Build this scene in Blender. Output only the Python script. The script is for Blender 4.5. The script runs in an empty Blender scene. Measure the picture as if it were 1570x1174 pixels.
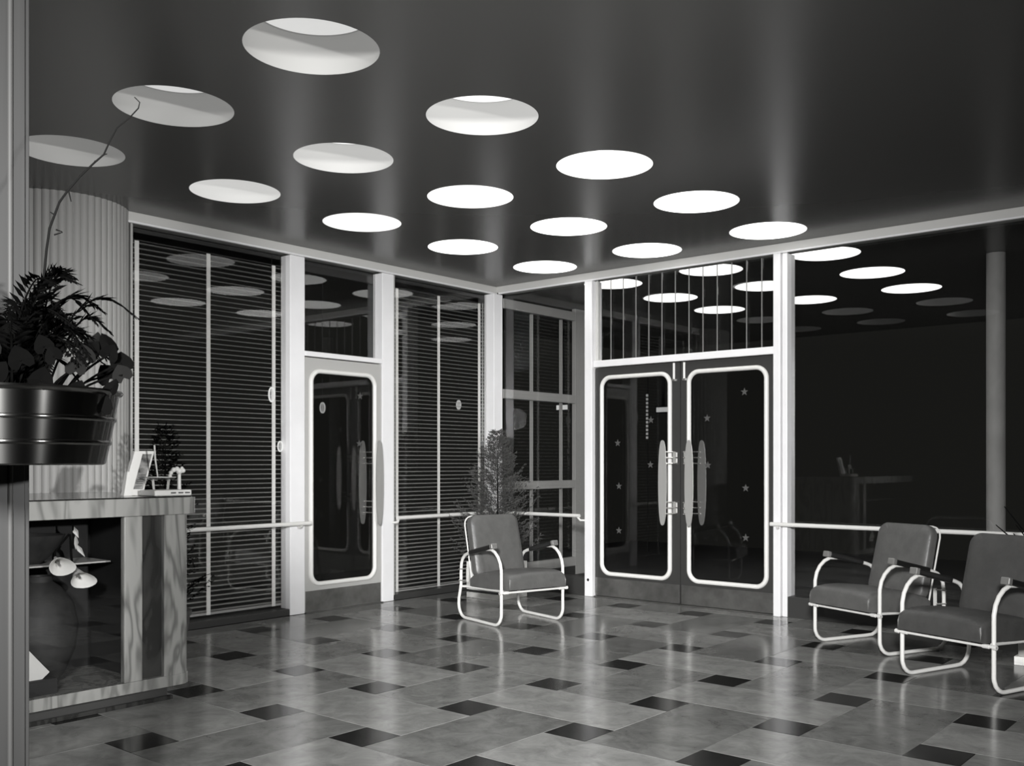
import bpy, bmesh, math, random
from mathutils import Vector, Matrix
C = bpy.context.scene.collection
PI = math.pi
R = math.radians

# ------------------------------------------------------------------ camera, world, lights, exposure
cam_data = bpy.data.cameras.new('camera')
cam = bpy.data.objects.new('camera', cam_data)
C.objects.link(cam)
cam.location = (0, 0, 1.28)
cam.rotation_euler = (PI / 2, 0, 0.698459)
cam_data.sensor_width = 36
cam_data.lens = 1508.73 / 1570 * 36
cam_data.shift_x = -0.00654
cam_data.shift_y = 0.0776
cam_data.clip_start = 0.05
bpy.context.scene.camera = cam

world = bpy.data.worlds.new('night')
bpy.context.scene.world = world
world.use_nodes = True
world.node_tree.nodes['Background'].inputs[0].default_value = (1.0, 1.0, 0.90, 1)
world.node_tree.nodes['Background'].inputs[1].default_value = 0.0105

sc = bpy.context.scene
sc.view_settings.view_transform = 'Standard'
sc.view_settings.look = 'None'
sc.view_settings.exposure = 0.0
sc.view_settings.gamma = 1.0
sc.view_settings.use_curve_mapping = False

def flood(name, loc, target, size, power, spread=180):
    l = bpy.data.lights.new(name, 'AREA')
    l.shape = 'DISK'
    l.size = size
    l.energy = power
    l.spread = R(spread)
    o = bpy.data.objects.new(name, l)
    C.objects.link(o)
    o.location = loc
    d = Vector(target) - Vector(loc)
    o.rotation_euler = d.to_track_quat('-Z', 'Y').to_euler()
    return o
# the photographer's flood lamp, standing behind and to the left of the camera
flood('flood_lamp', (0.55, -1.30, 2.25), (-4.6, 6.6, 0.3), 0.50, 165, 62)
# a second, weaker lamp on its stand to the right of the camera
flood('side_lamp', (1.90, 1.40, 1.80), (-5.2, 3.1, 1.3), 0.14, 46, 60)

# ------------------------------------------------------------------ materials
def mat(name, col, rough=0.5, metal=0.0, spec=0.5, emit=None, strength=0.0, noise=None, bump=None, coat=0.0):
    m = bpy.data.materials.new(name)
    m.use_nodes = True
    nt = m.node_tree
    b = nt.nodes['Principled BSDF']
    if not isinstance(col, (tuple, list)):
        col = (col, col * 0.99, col * 0.955)
    b.inputs['Base Color'].default_value = (*col, 1)
    b.inputs['Roughness'].default_value = rough
    b.inputs['Metallic'].default_value = metal
    b.inputs['Specular IOR Level'].default_value = spec
    b.inputs['Coat Weight'].default_value = coat
    if emit is not None:
        b.inputs['Emission Color'].default_value = (emit, emit, emit * 0.985, 1)
        b.inputs['Emission Strength'].default_value = strength
    if noise:
        sx, sy, sz, amt, det = noise
        g = nt.nodes.new('ShaderNodeNewGeometry')
        mp = nt.nodes.new('ShaderNodeMapping')
        mp.inputs['Scale'].default_value = (sx, sy, sz)
        n = nt.nodes.new('ShaderNodeTexNoise')
        n.inputs['Scale'].default_value = 1.0
        n.inputs['Detail'].default_value = det
        n.inputs['Roughness'].default_value = 0.62
        r = nt.nodes.new('ShaderNodeValToRGB')
        r.color_ramp.elements[0].position = 0.33
        r.color_ramp.elements[1].position = 0.68
        r.color_ramp.elements[0].color = tuple(c * (1 - amt) for c in col) + (1,)
        r.color_ramp.elements[1].color = tuple(min(1, c * (1 + amt)) for c in col) + (1,)
        nt.links.new(g.outputs['Position'], mp.inputs['Vector'])
        nt.links.new(mp.outputs[0], n.inputs['Vector'])
        nt.links.new(n.outputs['Fac'], r.inputs[0])
        nt.links.new(r.outputs[0], b.inputs['Base Color'])
    if bump:
        sx, sy, sz, st = bump
        g = nt.nodes.new('ShaderNodeNewGeometry')
        mp = nt.nodes.new('ShaderNodeMapping')
        mp.inputs['Scale'].default_value = (sx, sy, sz)
        n = nt.nodes.new('ShaderNodeTexNoise')
        n.inputs['Scale'].default_value = 1.0
        n.inputs['Detail'].default_value = 3
        bp = nt.nodes.new('ShaderNodeBump')
        bp.inputs['Strength'].default_value = st
        bp.inputs['Distance'].default_value = 0.01
        nt.links.new(g.outputs['Position'], mp.inputs['Vector'])
        nt.links.new(mp.outputs[0], n.inputs['Vector'])
        nt.links.new(n.outputs['Fac'], bp.inputs['Height'])
        nt.links.new(bp.outputs[0], b.inputs['Normal'])
    return m

def tile_mat(name, col, amt, rough):
    """marbled linoleum with a slightly different tone for every tile"""
    m = mat(name, col, rough, 0, 0.4)
    nt = m.node_tree
    b = nt.nodes['Principled BSDF']
    g = nt.nodes.new('ShaderNodeNewGeometry')
    oi = nt.nodes.new('ShaderNodeObjectInfo')
    add = nt.nodes.new('ShaderNodeVectorMath'); add.operation = 'ADD'
    sc_ = nt.nodes.new('ShaderNodeMath'); sc_.operation = 'MULTIPLY'; sc_.inputs[1].default_value = 37.0
    cmb = nt.nodes.new('ShaderNodeCombineXYZ')
    nt.links.new(oi.outputs['Random'], sc_.inputs[0])
    nt.links.new(sc_.outputs[0], cmb.inputs[2])
    nt.links.new(g.outputs['Position'], add.inputs[0])
    nt.links.new(cmb.outputs[0], add.inputs[1])
    n = nt.nodes.new('ShaderNodeTexNoise')
    n.inputs['Scale'].default_value = 7.0
    n.inputs['Detail'].default_value = 9
    n.inputs['Roughness'].default_value = 0.68
    n.inputs['Distortion'].default_value = 0.6
    nt.links.new(add.outputs[0], n.inputs['Vector'])
    r = nt.nodes.new('ShaderNodeValToRGB')
    r.color_ramp.elements[0].position = 0.30
    r.color_ramp.elements[1].position = 0.70
    r.color_ramp.elements[0].color = (col * (1 - amt), col * (1 - amt), col * (1 - amt) * .96, 1)
    r.color_ramp.elements[1].color = (col * (1 + amt), col * (1 + amt), col * (1 + amt) * .96, 1)
    nt.links.new(n.outputs['Fac'], r.inputs[0])
    hsv = nt.nodes.new('ShaderNodeHueSaturation')
    mr = nt.nodes.new('ShaderNodeMapRange')
    mr.inputs['To Min'].default_value = 0.86
    mr.inputs['To Max'].default_value = 1.14
    nt.links.new(oi.outputs['Random'], mr.inputs[0])
    nt.links.new(mr.outputs[0], hsv.inputs['Value'])
    nt.links.new(r.outputs[0], hsv.inputs['Color'])
    nt.links.new(hsv.outputs[0], b.inputs['Base Color'])
    n2 = nt.nodes.new('ShaderNodeTexNoise')
    n2.inputs['Scale'].default_value = 3.0
    n2.inputs['Detail'].default_value = 2
    nt.links.new(g.outputs['Position'], n2.inputs['Vector'])
    mr2 = nt.nodes.new('ShaderNodeMapRange')
    mr2.inputs['To Min'].default_value = rough - .05
    mr2.inputs['To Max'].default_value = rough + .07
    nt.links.new(n2.outputs['Fac'], mr2.inputs[0])
    nt.links.new(mr2.outputs[0], b.inputs['Roughness'])
    return m

def wood_mat(name, dark, light, axis, rough=0.25):
    m = mat(name, light, rough, 0, 0.5, coat=0.3)
    nt = m.node_tree
    b = nt.nodes['Principled BSDF']
    g = nt.nodes.new('ShaderNodeNewGeometry')
    mp = nt.nodes.new('ShaderNodeMapping')
    s = [4.5, 4.5, 4.5]
    s[axis] = 1.0
    mp.inputs['Scale'].default_value = s
    w = nt.nodes.new('ShaderNodeTexNoise')
    w.inputs['Scale'].default_value = 1.2
    w.inputs['Detail'].default_value = 3
    w.inputs['Distortion'].default_value = 0.5
    m1 = nt.nodes.new('ShaderNodeMath'); m1.operation = 'MULTIPLY'; m1.inputs[1].default_value = 40.0
    m2_ = nt.nodes.new('ShaderNodeMath'); m2_.operation = 'SINE'
    m3_ = nt.nodes.new('ShaderNodeMath'); m3_.operation = 'MULTIPLY_ADD'; m3_.inputs[1].default_value = .32; m3_.inputs[2].default_value = .5
    nt.links.new(w.outputs['Fac'], m1.inputs[0]); nt.links.new(m1.outputs[0], m2_.inputs[0]); nt.links.new(m2_.outputs[0], m3_.inputs[0])
    r = nt.nodes.new('ShaderNodeValToRGB')
    e = r.color_ramp.elements
    e[0].position = 0.12; e[0].color = (dark, dark, dark * .95, 1)
    e[1].position = 0.70; e[1].color = (light, light, light * .95, 1)
    k = e.new(0.34); v = dark * .45 + light * .55; k.color = (v, v, v * .95, 1)
    nt.links.new(g.outputs['Position'], mp.inputs['Vector'])
    nt.links.new(mp.outputs[0], w.inputs['Vector'])
    nt.links.new(m3_.outputs[0], r.inputs[0])
    nt.links.new(r.outputs[0], b.inputs['Base Color'])
    return m

def glass_mat(name, ior=1.5, tint=0.93, rough=0.0):
    m = bpy.data.materials.new(name)
    m.use_nodes = True
    nt = m.node_tree
    nt.nodes.remove(nt.nodes['Principled BSDF'])
    out = nt.nodes['Material Output']
    t = nt.nodes.new('ShaderNodeBsdfTransparent')
    t.inputs[0].default_value = (tint, tint, tint, 1)
    g = nt.nodes.new('ShaderNodeBsdfGlossy')
    g.inputs['Roughness'].default_value = rough
    # Schlick reflectance, the same from either side of the thin pane
    f0 = ((ior - 1) / (ior + 1)) ** 2
    lw_ = nt.nodes.new('ShaderNodeLayerWeight')
    lw_.inputs['Blend'].default_value = 0.5
    pw = nt.nodes.new('ShaderNodeMath'); pw.operation = 'POWER'; pw.inputs[1].default_value = 5.0
    f = nt.nodes.new('ShaderNodeMath'); f.operation = 'MULTIPLY_ADD'
    f.inputs[1].default_value = 1 - f0; f.inputs[2].default_value = f0
    nt.links.new(lw_.outputs['Facing'], pw.inputs[0])
    nt.links.new(pw.outputs[0], f.inputs[0])
    mx = nt.nodes.new('ShaderNodeMixShader')
    nt.links.new(f.outputs[0], mx.inputs[0])
    nt.links.new(t.outputs[0], mx.inputs[1])
    nt.links.new(g.outputs[0], mx.inputs[2])
    nt.links.new(mx.outputs[0], out.inputs[0])
    return m

M = dict(
    white=mat('white enamel paint', (.76,.755,.76), 0.32, noise=(2, 2, 2, .04, 3)),
    header=mat('cream header paint', 0.55, 0.4),
    ceiling=mat('dark glossy ceiling enamel', 0.095, 0.27, 0, 0.4, bump=(1.3, 1.3, 1.3, .10)),
    reveal=mat('dark shadow gap', 0.03, 0.6),
    tile_light=tile_mat('light marbled linoleum', 0.215, .30, 0.17),
    tile_dark=tile_mat('grey marbled linoleum', 0.150, .38, 0.17),
    tile_black=tile_mat('black linoleum', 0.010, .25, 0.17),
    grout=mat('tile joint', 0.03, 0.7),
    asphalt=mat('dark paving outside', 0.030, 0.8),
    canopy=mat('dark canopy soffit', 0.02, 0.35),
    slat=mat('grey blind slat', 0.36, 0.45),
    tape=mat('white ladder tape', 0.80, 0.8),
    blindrail=mat('dark blind headrail', 0.09, 0.5),
    door_grey=mat('satin grey door paint', 0.40, 0.4),
    door_dark=mat('dark painted door', 0.034, 0.38),
    ring=mat('white moulded glazing ring', 0.70, 0.3),
    kick=mat('brushed metal kick plate', 0.27, 0.30, 0.85, noise=(5, 5, 5, .25, 3), bump=(3, 3, 3, .25)),
    handle=mat('satin aluminium handle', 0.50, 0.38, 0.55),
    chrome=mat('bright chrome', 0.75, 0.18, 0.9),
    glass=glass_mat('window glass', 1.52, .95),
    glassd=glass_mat('door glass', 1.35, .8),
    star=mat('frosted star', 0.06, 0.7),
    tube=mat('white tubular steel', 0.64, 0.28),
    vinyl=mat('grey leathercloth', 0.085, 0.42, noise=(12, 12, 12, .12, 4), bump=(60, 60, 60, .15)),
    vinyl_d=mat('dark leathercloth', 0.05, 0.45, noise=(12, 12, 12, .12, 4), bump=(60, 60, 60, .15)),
    piping=mat('pale piping', 0.14, 0.5),
    pad=mat('black armrest pad', 0.009, 0.4),
    padcap=mat('metal armrest cap', 0.30, 0.35, 0.6),
    column=mat('fluted plaster', 0.30, 0.6),
    post=mat('grey brushed post', 0.019, 0.6, 0.0, noise=(40, 40, 1, .15, 3)),
    bead=mat('bright post bead', 0.042, 0.6, spec=.3),
    spun=mat('spun aluminium', 0.11, 0.20, 1.0),
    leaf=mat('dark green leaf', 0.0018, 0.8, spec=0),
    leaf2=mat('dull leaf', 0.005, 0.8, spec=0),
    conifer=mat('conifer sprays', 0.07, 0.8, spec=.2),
    twig=mat('dark twig', 0.004, 0.9, spec=.05),
    soil=mat('potting soil', 0.02, 0.9),
    wood=wood_mat('pale figured veneer', 0.09, 0.23, 2),
    woodh=wood_mat('pale figured veneer rail', 0.11, 0.22, 2),
    wood_dark=wood_mat('dark figured veneer', 0.012, 0.03, 2),
    blacktop=mat('black polished counter top', 0.010, 0.12),
    case=mat('dark case interior', 0.006, 0.7, noise=(2.5, 2.5, 2.5, .7, 5)),
    lily=mat('white lily', 0.55, 0.55),
    card=mat('white card', 0.50, 0.6),
    picture=mat('printed photograph', 0.14, 0.5, noise=(30, 14, 26, .8, 4)),
    ink=mat('printing ink', 0.05, 0.6),
    vase=mat('dull glazed pottery', 0.013, 0.7, noise=(7, 7, 7, .8, 5)),
    planter=mat('white planter', 0.78, 0.5, noise=(6, 6, 20, .12, 3)),
    concrete=mat('painted column outside', 0.30, 0.7, noise=(6, 6, 3, .12, 4)),
    extframe=mat('grey outer frame', 0.36, 0.5),
    edge=mat('polished glass edge', 0.20, 0.4),
    base=mat('dark base board', 0.035, 0.4),
    wall=mat('dark painted wall', 0.02, 0.6),
    black=mat('black cord', 0.01, 0.8),
)

_b = M['spun'].node_tree.nodes['Principled BSDF']
_t = M['spun'].node_tree.nodes.new('ShaderNodeTangent')
_t.direction_type = 'RADIAL'; _t.axis = 'Z'
_b.inputs['Anisotropic'].default_value = 0.85
_b.inputs['Anisotropic Rotation'].default_value = 0.25
M['spun'].node_tree.links.new(_t.outputs[0], _b.inputs['Tangent'])

def glow_mat(name, s):
    m = mat(name, 0.3, 0.6, spec=.2, emit=1.0, strength=s)
    return m

# ------------------------------------------------------------------ mesh helpers
class MB:
    def __init__(s):
        s.v = []; s.f = []
    def add(s, vs, fs):
        n = len(s.v)
        s.v += [tuple(v) for v in vs]
        s.f += [tuple(i + n for i in f) for f in fs]
        return s
    def box(s, x0, x1, y0, y1, z0, z1, rot=None, org=None):
        vs = [Vector((x, y, z)) for z in (z0, z1) for y in (y0, y1) for x in (x0, x1)]
        if rot is not None:
            o = Vector(org) if org is not None else Vector((0, 0, 0))
            vs = [rot @ (v - o) + o for v in vs]
        return s.add(vs, [(0, 2, 3, 1), (4, 5, 7, 6), (0, 1, 5, 4), (2, 6, 7, 3), (0, 4, 6, 2), (1, 3, 7, 5)])
    def prism(s, poly, z0, z1, axis=2):
        n = len(poly)
        def P(a, b, c):
            return {2: (a, b, c), 1: (a, c, b), 0: (c, a, b)}[axis]
        vs = [P(a, b, z0) for a, b in poly] + [P(a, b, z1) for a, b in poly]
        fs = [tuple(range(n))[::-1], tuple(range(n, 2 * n))]
        fs += [(i, (i + 1) % n, n + (i + 1) % n, n + i) for i in range(n)]
        return s.add(vs, fs)
    def tube(s, pts, r, n=10, closed=False, cap=True):
        pts = [Vector(p) for p in pts]
        N = len(pts)
        rs = r if isinstance(r, (list, tuple)) else [r] * N
        base = len(s.v)
        prev = None
        for i, p in enumerate(pts):
            if closed:
                t = (pts[(i + 1) % N] - pts[i - 1]).normalized()
            else:
                t = (pts[min(i + 1, N - 1)] - pts[max(i - 1, 0)]).normalized()
            if prev is None:
                a = Vector((0, 0, 1)) if abs(t.z) < .9 else Vector((1, 0, 0))
                u = t.cross(a).normalized()
            else:
                u = (prev - t * prev.dot(t)).normalized()
            prev = u
            w = t.cross(u)
            for k in range(n):
                a = 2 * PI * k / n
                s.v.append(tuple(p + (u * math.cos(a) + w * math.sin(a)) * rs[i]))
        for i in range(N if closed else N - 1):
            j = (i + 1) % N
            for k in range(n):
                k2 = (k + 1) % n
                s.f.append((base + i * n + k, base + i * n + k2, base + j * n + k2, base + j * n + k))
        if cap and not closed:
            s.f.append(tuple(base + k for k in range(n))[::-1])
            s.f.append(tuple(base + (N - 1) * n + k for k in range(n)))
        return s
    def lathe(s, prof, n=32, c=(0, 0, 0), capb=True, capt=True):
        base = len(s.v)
        for r, z in prof:
            for k in range(n):
                a = 2 * PI * k / n
                s.v.append((c[0] + r * math.cos(a), c[1] + r * math.sin(a), c[2] + z))
        for i in range(len(prof) - 1):
            for k in range(n):
                k2 = (k + 1) % n
                s.f.append((base + i * n + k, base + i * n + k2, base + (i + 1) * n + k2, base + (i + 1) * n + k))
        if capb: s.f.append(tuple(base + k for k in range(n))[::-1])
        if capt: s.f.append(tuple(base + (len(prof) - 1) * n + k for k in range(n)))
        return s
    def mesh(s, name, m, smooth=False):
        me = bpy.data.meshes.new(name)
        me.from_pydata(s.v, [], s.f)
        me.materials.append(m)
        if smooth:
            me.polygons.foreach_set('use_smooth', [True] * len(me.polygons))
        me.update()
        return me
    def build(s, name, m, parent=None, smooth=False, bevel=0.0, loc=None, rot=None, segs=2):
        o = bpy.data.objects.new(name, s.mesh(name, m, smooth))
        C.objects.link(o)
        if parent: o.parent = parent
        if loc is not None: o.location = loc
        if rot is not None: o.rotation_euler = rot
        if bevel:
            b = o.modifiers.new('bevel', 'BEVEL')
            b.width = bevel; b.segments = segs; b.limit_method = 'ANGLE'
            b.angle_limit = R(40)
        if smooth and not bevel:
            e = o.modifiers.new('edges', 'EDGE_SPLIT')
            e.split_angle = R(42)
        return o

def box(name, m, parent, x0, x1, y0, y1, z0, z1, bevel=0.0):
    return MB().box(x0, x1, y0, y1, z0, z1).build(name, m, parent, bevel=bevel)

def tag(o, label=None, cat=None, group=None, kind=None):
    if label: o['label'] = label
    if cat: o['category'] = cat
    if group: o['group'] = group
    if kind: o['kind'] = kind
    return o

def empty(name, loc=(0, 0, 0), rz=0, label=None, cat=None, group=None, kind=None):
    o = bpy.data.objects.new(name, None)
    C.objects.link(o)
    o.location = loc
    o.rotation_euler = (0, 0, rz)
    o.empty_display_size = .1
    return tag(o, label, cat, group, kind)

def copy_tree(o, parent=None):
    c = o.copy()
    C.objects.link(c)
    c.parent = parent
    for ch in list(kids.get(o.name, [])):
        copy_tree(ch, c)
    return c
kids = {}
def index_kids():
    kids.clear()
    for o in bpy.data.objects:
        if o.parent: kids.setdefault(o.parent.name, []).append(o)

def arc(cx, cy, r, a0, a1, n):
    return [(cx + r * math.cos(R(a0 + (a1 - a0) * i / n)), cy + r * math.sin(R(a0 + (a1 - a0) * i / n))) for i in range(n + 1)]

def rrect(x0, x1, y0, y1, r, n=6):
    p = []
    p += arc(x1 - r, y1 - r, r, 0, 90, n)
    p += arc(x0 + r, y1 - r, r, 90, 180, n)
    p += arc(x0 + r, y0 + r, r, 180, 270, n)
    p += arc(x1 - r, y0 + r, r, 270, 360, n)
    return p

def ring_mb(x0, x1, z0, z1, r, w, place, d):
    """moulded ring round a rounded rectangle; place(a, z, depth) maps to world, d = how proud it stands"""
    prof = [(0, 0), (0.06, .55), (.22, .9), (.5, 1.0), (.78, .9), (.94, .55), (1, 0)]
    rows = []
    for t, h in prof:
        q = rrect(x0 + w * t, x1 - w * t, z0 + w * t, z1 - w * t, r - w * t * .9, 10)
        rows.append([place(a, b, h * d) for a, b in q])
    n = len(rows[0])
    mb = MB()
    vs = [v for row in rows for v in row]
    fs = []
    for i in range(len(rows) - 1):
        for k in range(n):
            k2 = (k + 1) % n
            fs.append((i * n + k, i * n + k2, (i + 1) * n + k2, (i + 1) * n + k))
    return mb.add(vs, fs)

CEIL = 3.10
XL = -6.75     # face of the left glazed wall
YR = 7.67      # face of the right glazed wall

# ------------------------------------------------------------------ ceiling with round holes
PX, PY, RL = 1.119, 1.115, 0.296
LX = [-3.477 - PX * j for j in range(3)]
LY = [2.728 + PY * i for i in range(8)]
def ceiling_mesh():
    mb = MB()
    x0 = LX[2] - PX / 2; x1 = LX[0] + PX / 2; y0 = LY[0] - PY / 2; y1 = LY[7] + PY / 2
    for cx in LX:
        for cy in LY:
            n = 64
            vs = []
            for k in range(n):
                a = 2 * PI * k / n + PI / 4
                c, s = math.cos(a), math.sin(a)
                vs.append((cx + RL * c, cy + RL * s, CEIL))
                q = 1 / max(abs(c), abs(s))
                vs.append((cx + c * q * PX / 2, cy + s * q * PY / 2, CEIL))
            mb.add(vs, [(2 * k, 2 * ((k + 1) % n), 2 * ((k + 1) % n) + 1, 2 * k + 1) for k in range(n)])
    def quad(a, b, c, d):
        mb.add([(a, c, CEIL), (b, c, CEIL), (b, d, CEIL), (a, d, CEIL)], [(0, 3, 2, 1)])
    X0, X1, Y0, Y1 = -9.0, 2.6, -2.0, 13.6
    quad(X0, x0, Y0, Y1); quad(x1, X1, Y0, Y1); quad(x0, x1, Y0, y0); quad(x0, x1, y1, Y1)
    return mb
c = ceiling_mesh().build('ceiling', M['ceiling'])
tag(c, kind='structure')
so = c.modifiers.new('thickness', 'SOLIDIFY')
so.thickness = 0.02; so.offset = -1 if c.data.polygons[0].normal.z < 0 else 1

# ------------------------------------------------------------------ floor
floor = tag(box('floor', M['grout'], None, -9.0, 2.6, -2.0, YR + .16, -0.06, -0.004), kind='structure')
tag(box('pavement', M['asphalt'], None, -9.0, 2.6, YR + .16, 13.6, -0.06, -0.004), kind='structure')
PITCH = 0.715006
S = PITCH / 3
OX, OY = -4.937366 - S / 2, 3.057793 - S / 2
FX0, FX1, FY0, FY1 = XL + .015, 2.35, -1.6, YR + .02
G = 0.0011
cache = {}
def tile(name, m, x0, x1, y0, y1):
    x0 += G; x1 -= G; y0 += G; y1 -= G
    cx0, cx1, cy0, cy1 = max(x0, FX0), min(x1, FX1), max(y0, FY0), min(y1, FY1)
    if cx1 - cx0 < .01 or cy1 - cy0 < .01: return
    key = (round(cx1 - cx0, 4), round(cy1 - cy0, 4), m.name)
    if key not in cache:
        hx, hy = (cx1 - cx0) / 2, (cy1 - cy0) / 2
        e = .0012
        mb = MB()
        vs = [(sx * hx, sy * hy, -.004) for sx, sy in ((-1, -1), (1, -1), (1, 1), (-1, 1))]
        vs += [(sx * hx, sy * hy, -e * .5) for sx, sy in ((-1, -1), (1, -1), (1, 1), (-1, 1))]
        vs += [(sx * (hx - e), sy * (hy - e), 0) for sx, sy in ((-1, -1), (1, -1), (1, 1), (-1, 1))]
        fs = [(8, 9, 10, 11)]
        for a in (0, 4):
            fs += [(a + k, a + (k + 1) % 4, a + 4 + (k + 1) % 4, a + 4 + k) for k in range(4)]
        mb.add(vs, fs)
        cache[key] = mb.mesh(name, m)
    o = bpy.data.objects.new(name, cache[key])
    C.objects.link(o)
    o.parent = floor
    o.location = ((cx0 + cx1) / 2, (cy0 + cy1) / 2, 0)
for i in range(-4, 12):
    for j in range(-8, 8):
        x, y = OX + i * PITCH, OY + j * PITCH
        tile('corner_tile', M['tile_black'], x, x + S, y, y + S)
        if (i + j) % 2:
            tile('long_tile', M['tile_light'], x, x + 4 * S, y + S, y + 3 * S)
        else:
            tile('long_tile', M['tile_dark'], x + S, x + 3 * S, y, y + 4 * S)

# ------------------------------------------------------------------ outer walls of the room behind the camera and the dark rooms
tag(box('wall_back', M['wall'], None, -9.0, 2.6, -2.1, -2.0, -.06, CEIL + .1), kind='structure')
tag(box('wall_right', M['wall'], None, 2.6, 2.7, -2.1, YR + .2, -.06, CEIL + .1), kind='structure')

# ------------------------------------------------------------------ left glazed wall
wl = empty('wall_left', (XL, 5.0, 0), kind='structure')
def lw(name, m, x0, x1, y0, y1, z0, z1, bevel=0.0, parent=None):
    p = wl if parent is None else parent
    ox, oy = (XL, 5.0)
    return MB().box(x0 - ox, x1 - ox, y0 - oy, y1 - oy, z0, z1).build(name, m, p, bevel=bevel)
lw('header', M['header'], XL - .16, XL + .012, 3.56, YR, 3.035, CEIL, .004)
lw('header_bead', M['white'], XL - .01, XL + .02, 3.56, YR, 3.018, 3.034, .003)
lw('blind_pocket', M['reveal'], XL - .15, XL - .125, 3.6, YR, 2.93, 3.018)
for y0, y1 in ((5.07, 5.222), (6.098, 6.241)):
    lw('post', M['white'], XL - .13, XL, y0, y1, 0, 3.018, .006)
lw('jamb', M['base'], XL - .15, XL - .01, 3.56, 3.66, 0, 3.018)
lw('jamb_bead', M['extframe'], XL - .03, XL - .005, 3.662, 3.68, 0, 3.018, .003)
lw('jamb_bead', M['extframe'], XL - .03, XL - .005, 6.243, 6.258, 0, 3.018, .003)
for y0, y1 in ((3.66, 5.07), (6.241, 7.60)):
    lw('base_board', M['base'], XL - .14, XL - .005, y0, y1, 0, .055, .004)
lw('transom_bar', M['white'], XL - .13, XL + .004, 5.222, 6.098, 2.184, 2.228, .006)
w1 = tag(lw('window_1', M['glass'], XL - .066, XL - .060, 3.66, 5.07, .055, 3.018), kind='structure')
w2 = tag(lw('window_2', M['glass'], XL - .066, XL - .060, 6.241, 7.585, .055, 3.018), kind='structure')
w3 = tag(lw('window_3', M['glass'], XL - .106, XL - .100, 5.222, 6.098, 2.228, 3.018), kind='structure')
for w in (w1, w2, w3):
    w.parent = None
    w.location = (XL, 5.0, 0)
# corner post where the two glazed walls meet
tag(MB().box(XL - .085, XL + .05, YR - .085, YR + .05, 0, 3.018).build('trim_1', M['white'], None, bevel=.006), kind='structure')

# ------------------------------------------------------------------ right glazed wall
wr = empty('wall_right_glazed', (-3.6, YR, 0), kind='structure')
wr.name = 'wall_front'
def rw(name, m, x0, x1, y0, y1, z0, z1, bevel=0.0):
    return MB().box(x0 + 3.6, x1 + 3.6, y0 - YR, y1 - YR, z0, z1).build(name, m, wr, bevel=bevel)
rw('header', M['header'], XL + .0135, 2.6, YR - .012, YR + .16, 3.035, CEIL, .004)
rw('header_bead', M['white'], XL + .05, 2.6, YR - .022, YR + .01, 3.018, 3.034, .003)
rw('post', M['white'], -5.588, -5.500, YR - .035, YR + .13, 0, 3.018, .006)
rw('post', M['white'], -3.648, -3.585, YR - .032, YR + .13, 0, 3.018, .006)
rw('post', M['white'], -3.580, -3.535, YR - .005, YR + .15, 0, 3.018, .006)
rw('transom_bar', M['white'], -5.500, -3.648, YR - .012, YR + .13, 2.186, 2.250, .006)
rw('transom_bead', M['header'], -5.500, -5.478, YR + .03, YR + .07, 2.250, 3.018, .003)
MB().tube([(-5.545 + 3.6, -.0365, .158), (-5.545 + 3.6, -.034, .158)], .014, 14).build('plug_hole', M['black'], wr)
rw('base_board', M['base'], -6.70, -5.588, YR + .0, YR + .14, 0, .17, .004)
rw('base_board', M['base'], -3.535, 2.6, YR + .0, YR + .14, 0, .17, .004)
def pane(name, x0, x1, z0, z1, y=YR + .070):
    o = MB().box(x0, x1, y, y + .006, z0, z1).build(name, M['glass'])
    return tag(o, kind='structure')
pane('window_4', -6.70, -5.588, .17, 3.018)
pane('window_5', -3.535, 2.6, .17, 3.018)
# transom of overlapping upright glass strips
tw = empty('window_6', (-4.574, YR + .05, 2.25), kind='structure')
n = 13
wst = (5.478 - 3.648) / n
for k in range(n):
    x0 = -5.478 + k * wst
    yy = .012 if k % 2 else .0
    MB().box(x0 + 4.574, x0 + wst + .006 * (k < n - 1) + 4.574, yy, yy + .008, 0.002, .766).build('glass_strip', M['glass'], tw)
    if k:
        MB().box(x0 - .002 + 4.574, x0 + .005 + 4.574, -.006, .0, 0.002, .766).build('glass_edge', M['edge'], tw)

# fluted round column at the end of the left wall
def fluted(r, n, amp, sub=6):
    poly = []
    for k in range(n * sub):
        a = 2 * PI * k / (n * sub)
        rr = r - amp * (1 - abs(math.sin(a * n / 2)) ** .8)
        poly.append((rr * math.cos(a), rr * math.sin(a)))
    return poly
col = MB().prism(fluted(.485, 60, .011), 0, CEIL).build('column_1', M['column'], smooth=False, loc=(-7.03, 3.25, 0))
col.name = 'trim_2'
tag(col, 'large round fluted plaster column rising behind the display counter', kind='structure')

# ------------------------------------------------------------------ doors
def star_mb(r, t=.0012):
    p = []
    for k in range(10):
        rr = r if k % 2 == 0 else r * .42
        a = PI / 2 + k * PI / 5
        p.append((rr * math.cos(a), rr * math.sin(a)))
    return p

def blade_poly(h, w, n=14):
    # long pointed ellipse
    p = []
    for k in range(2 * n):
        a = 2 * PI * k / (2 * n)
        c, s = math.cos(a), math.sin(a)
        p.append((w / 2 * (1 if c > 0 else -1) * abs(c) ** .75, h / 2 * s))
    return p

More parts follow.
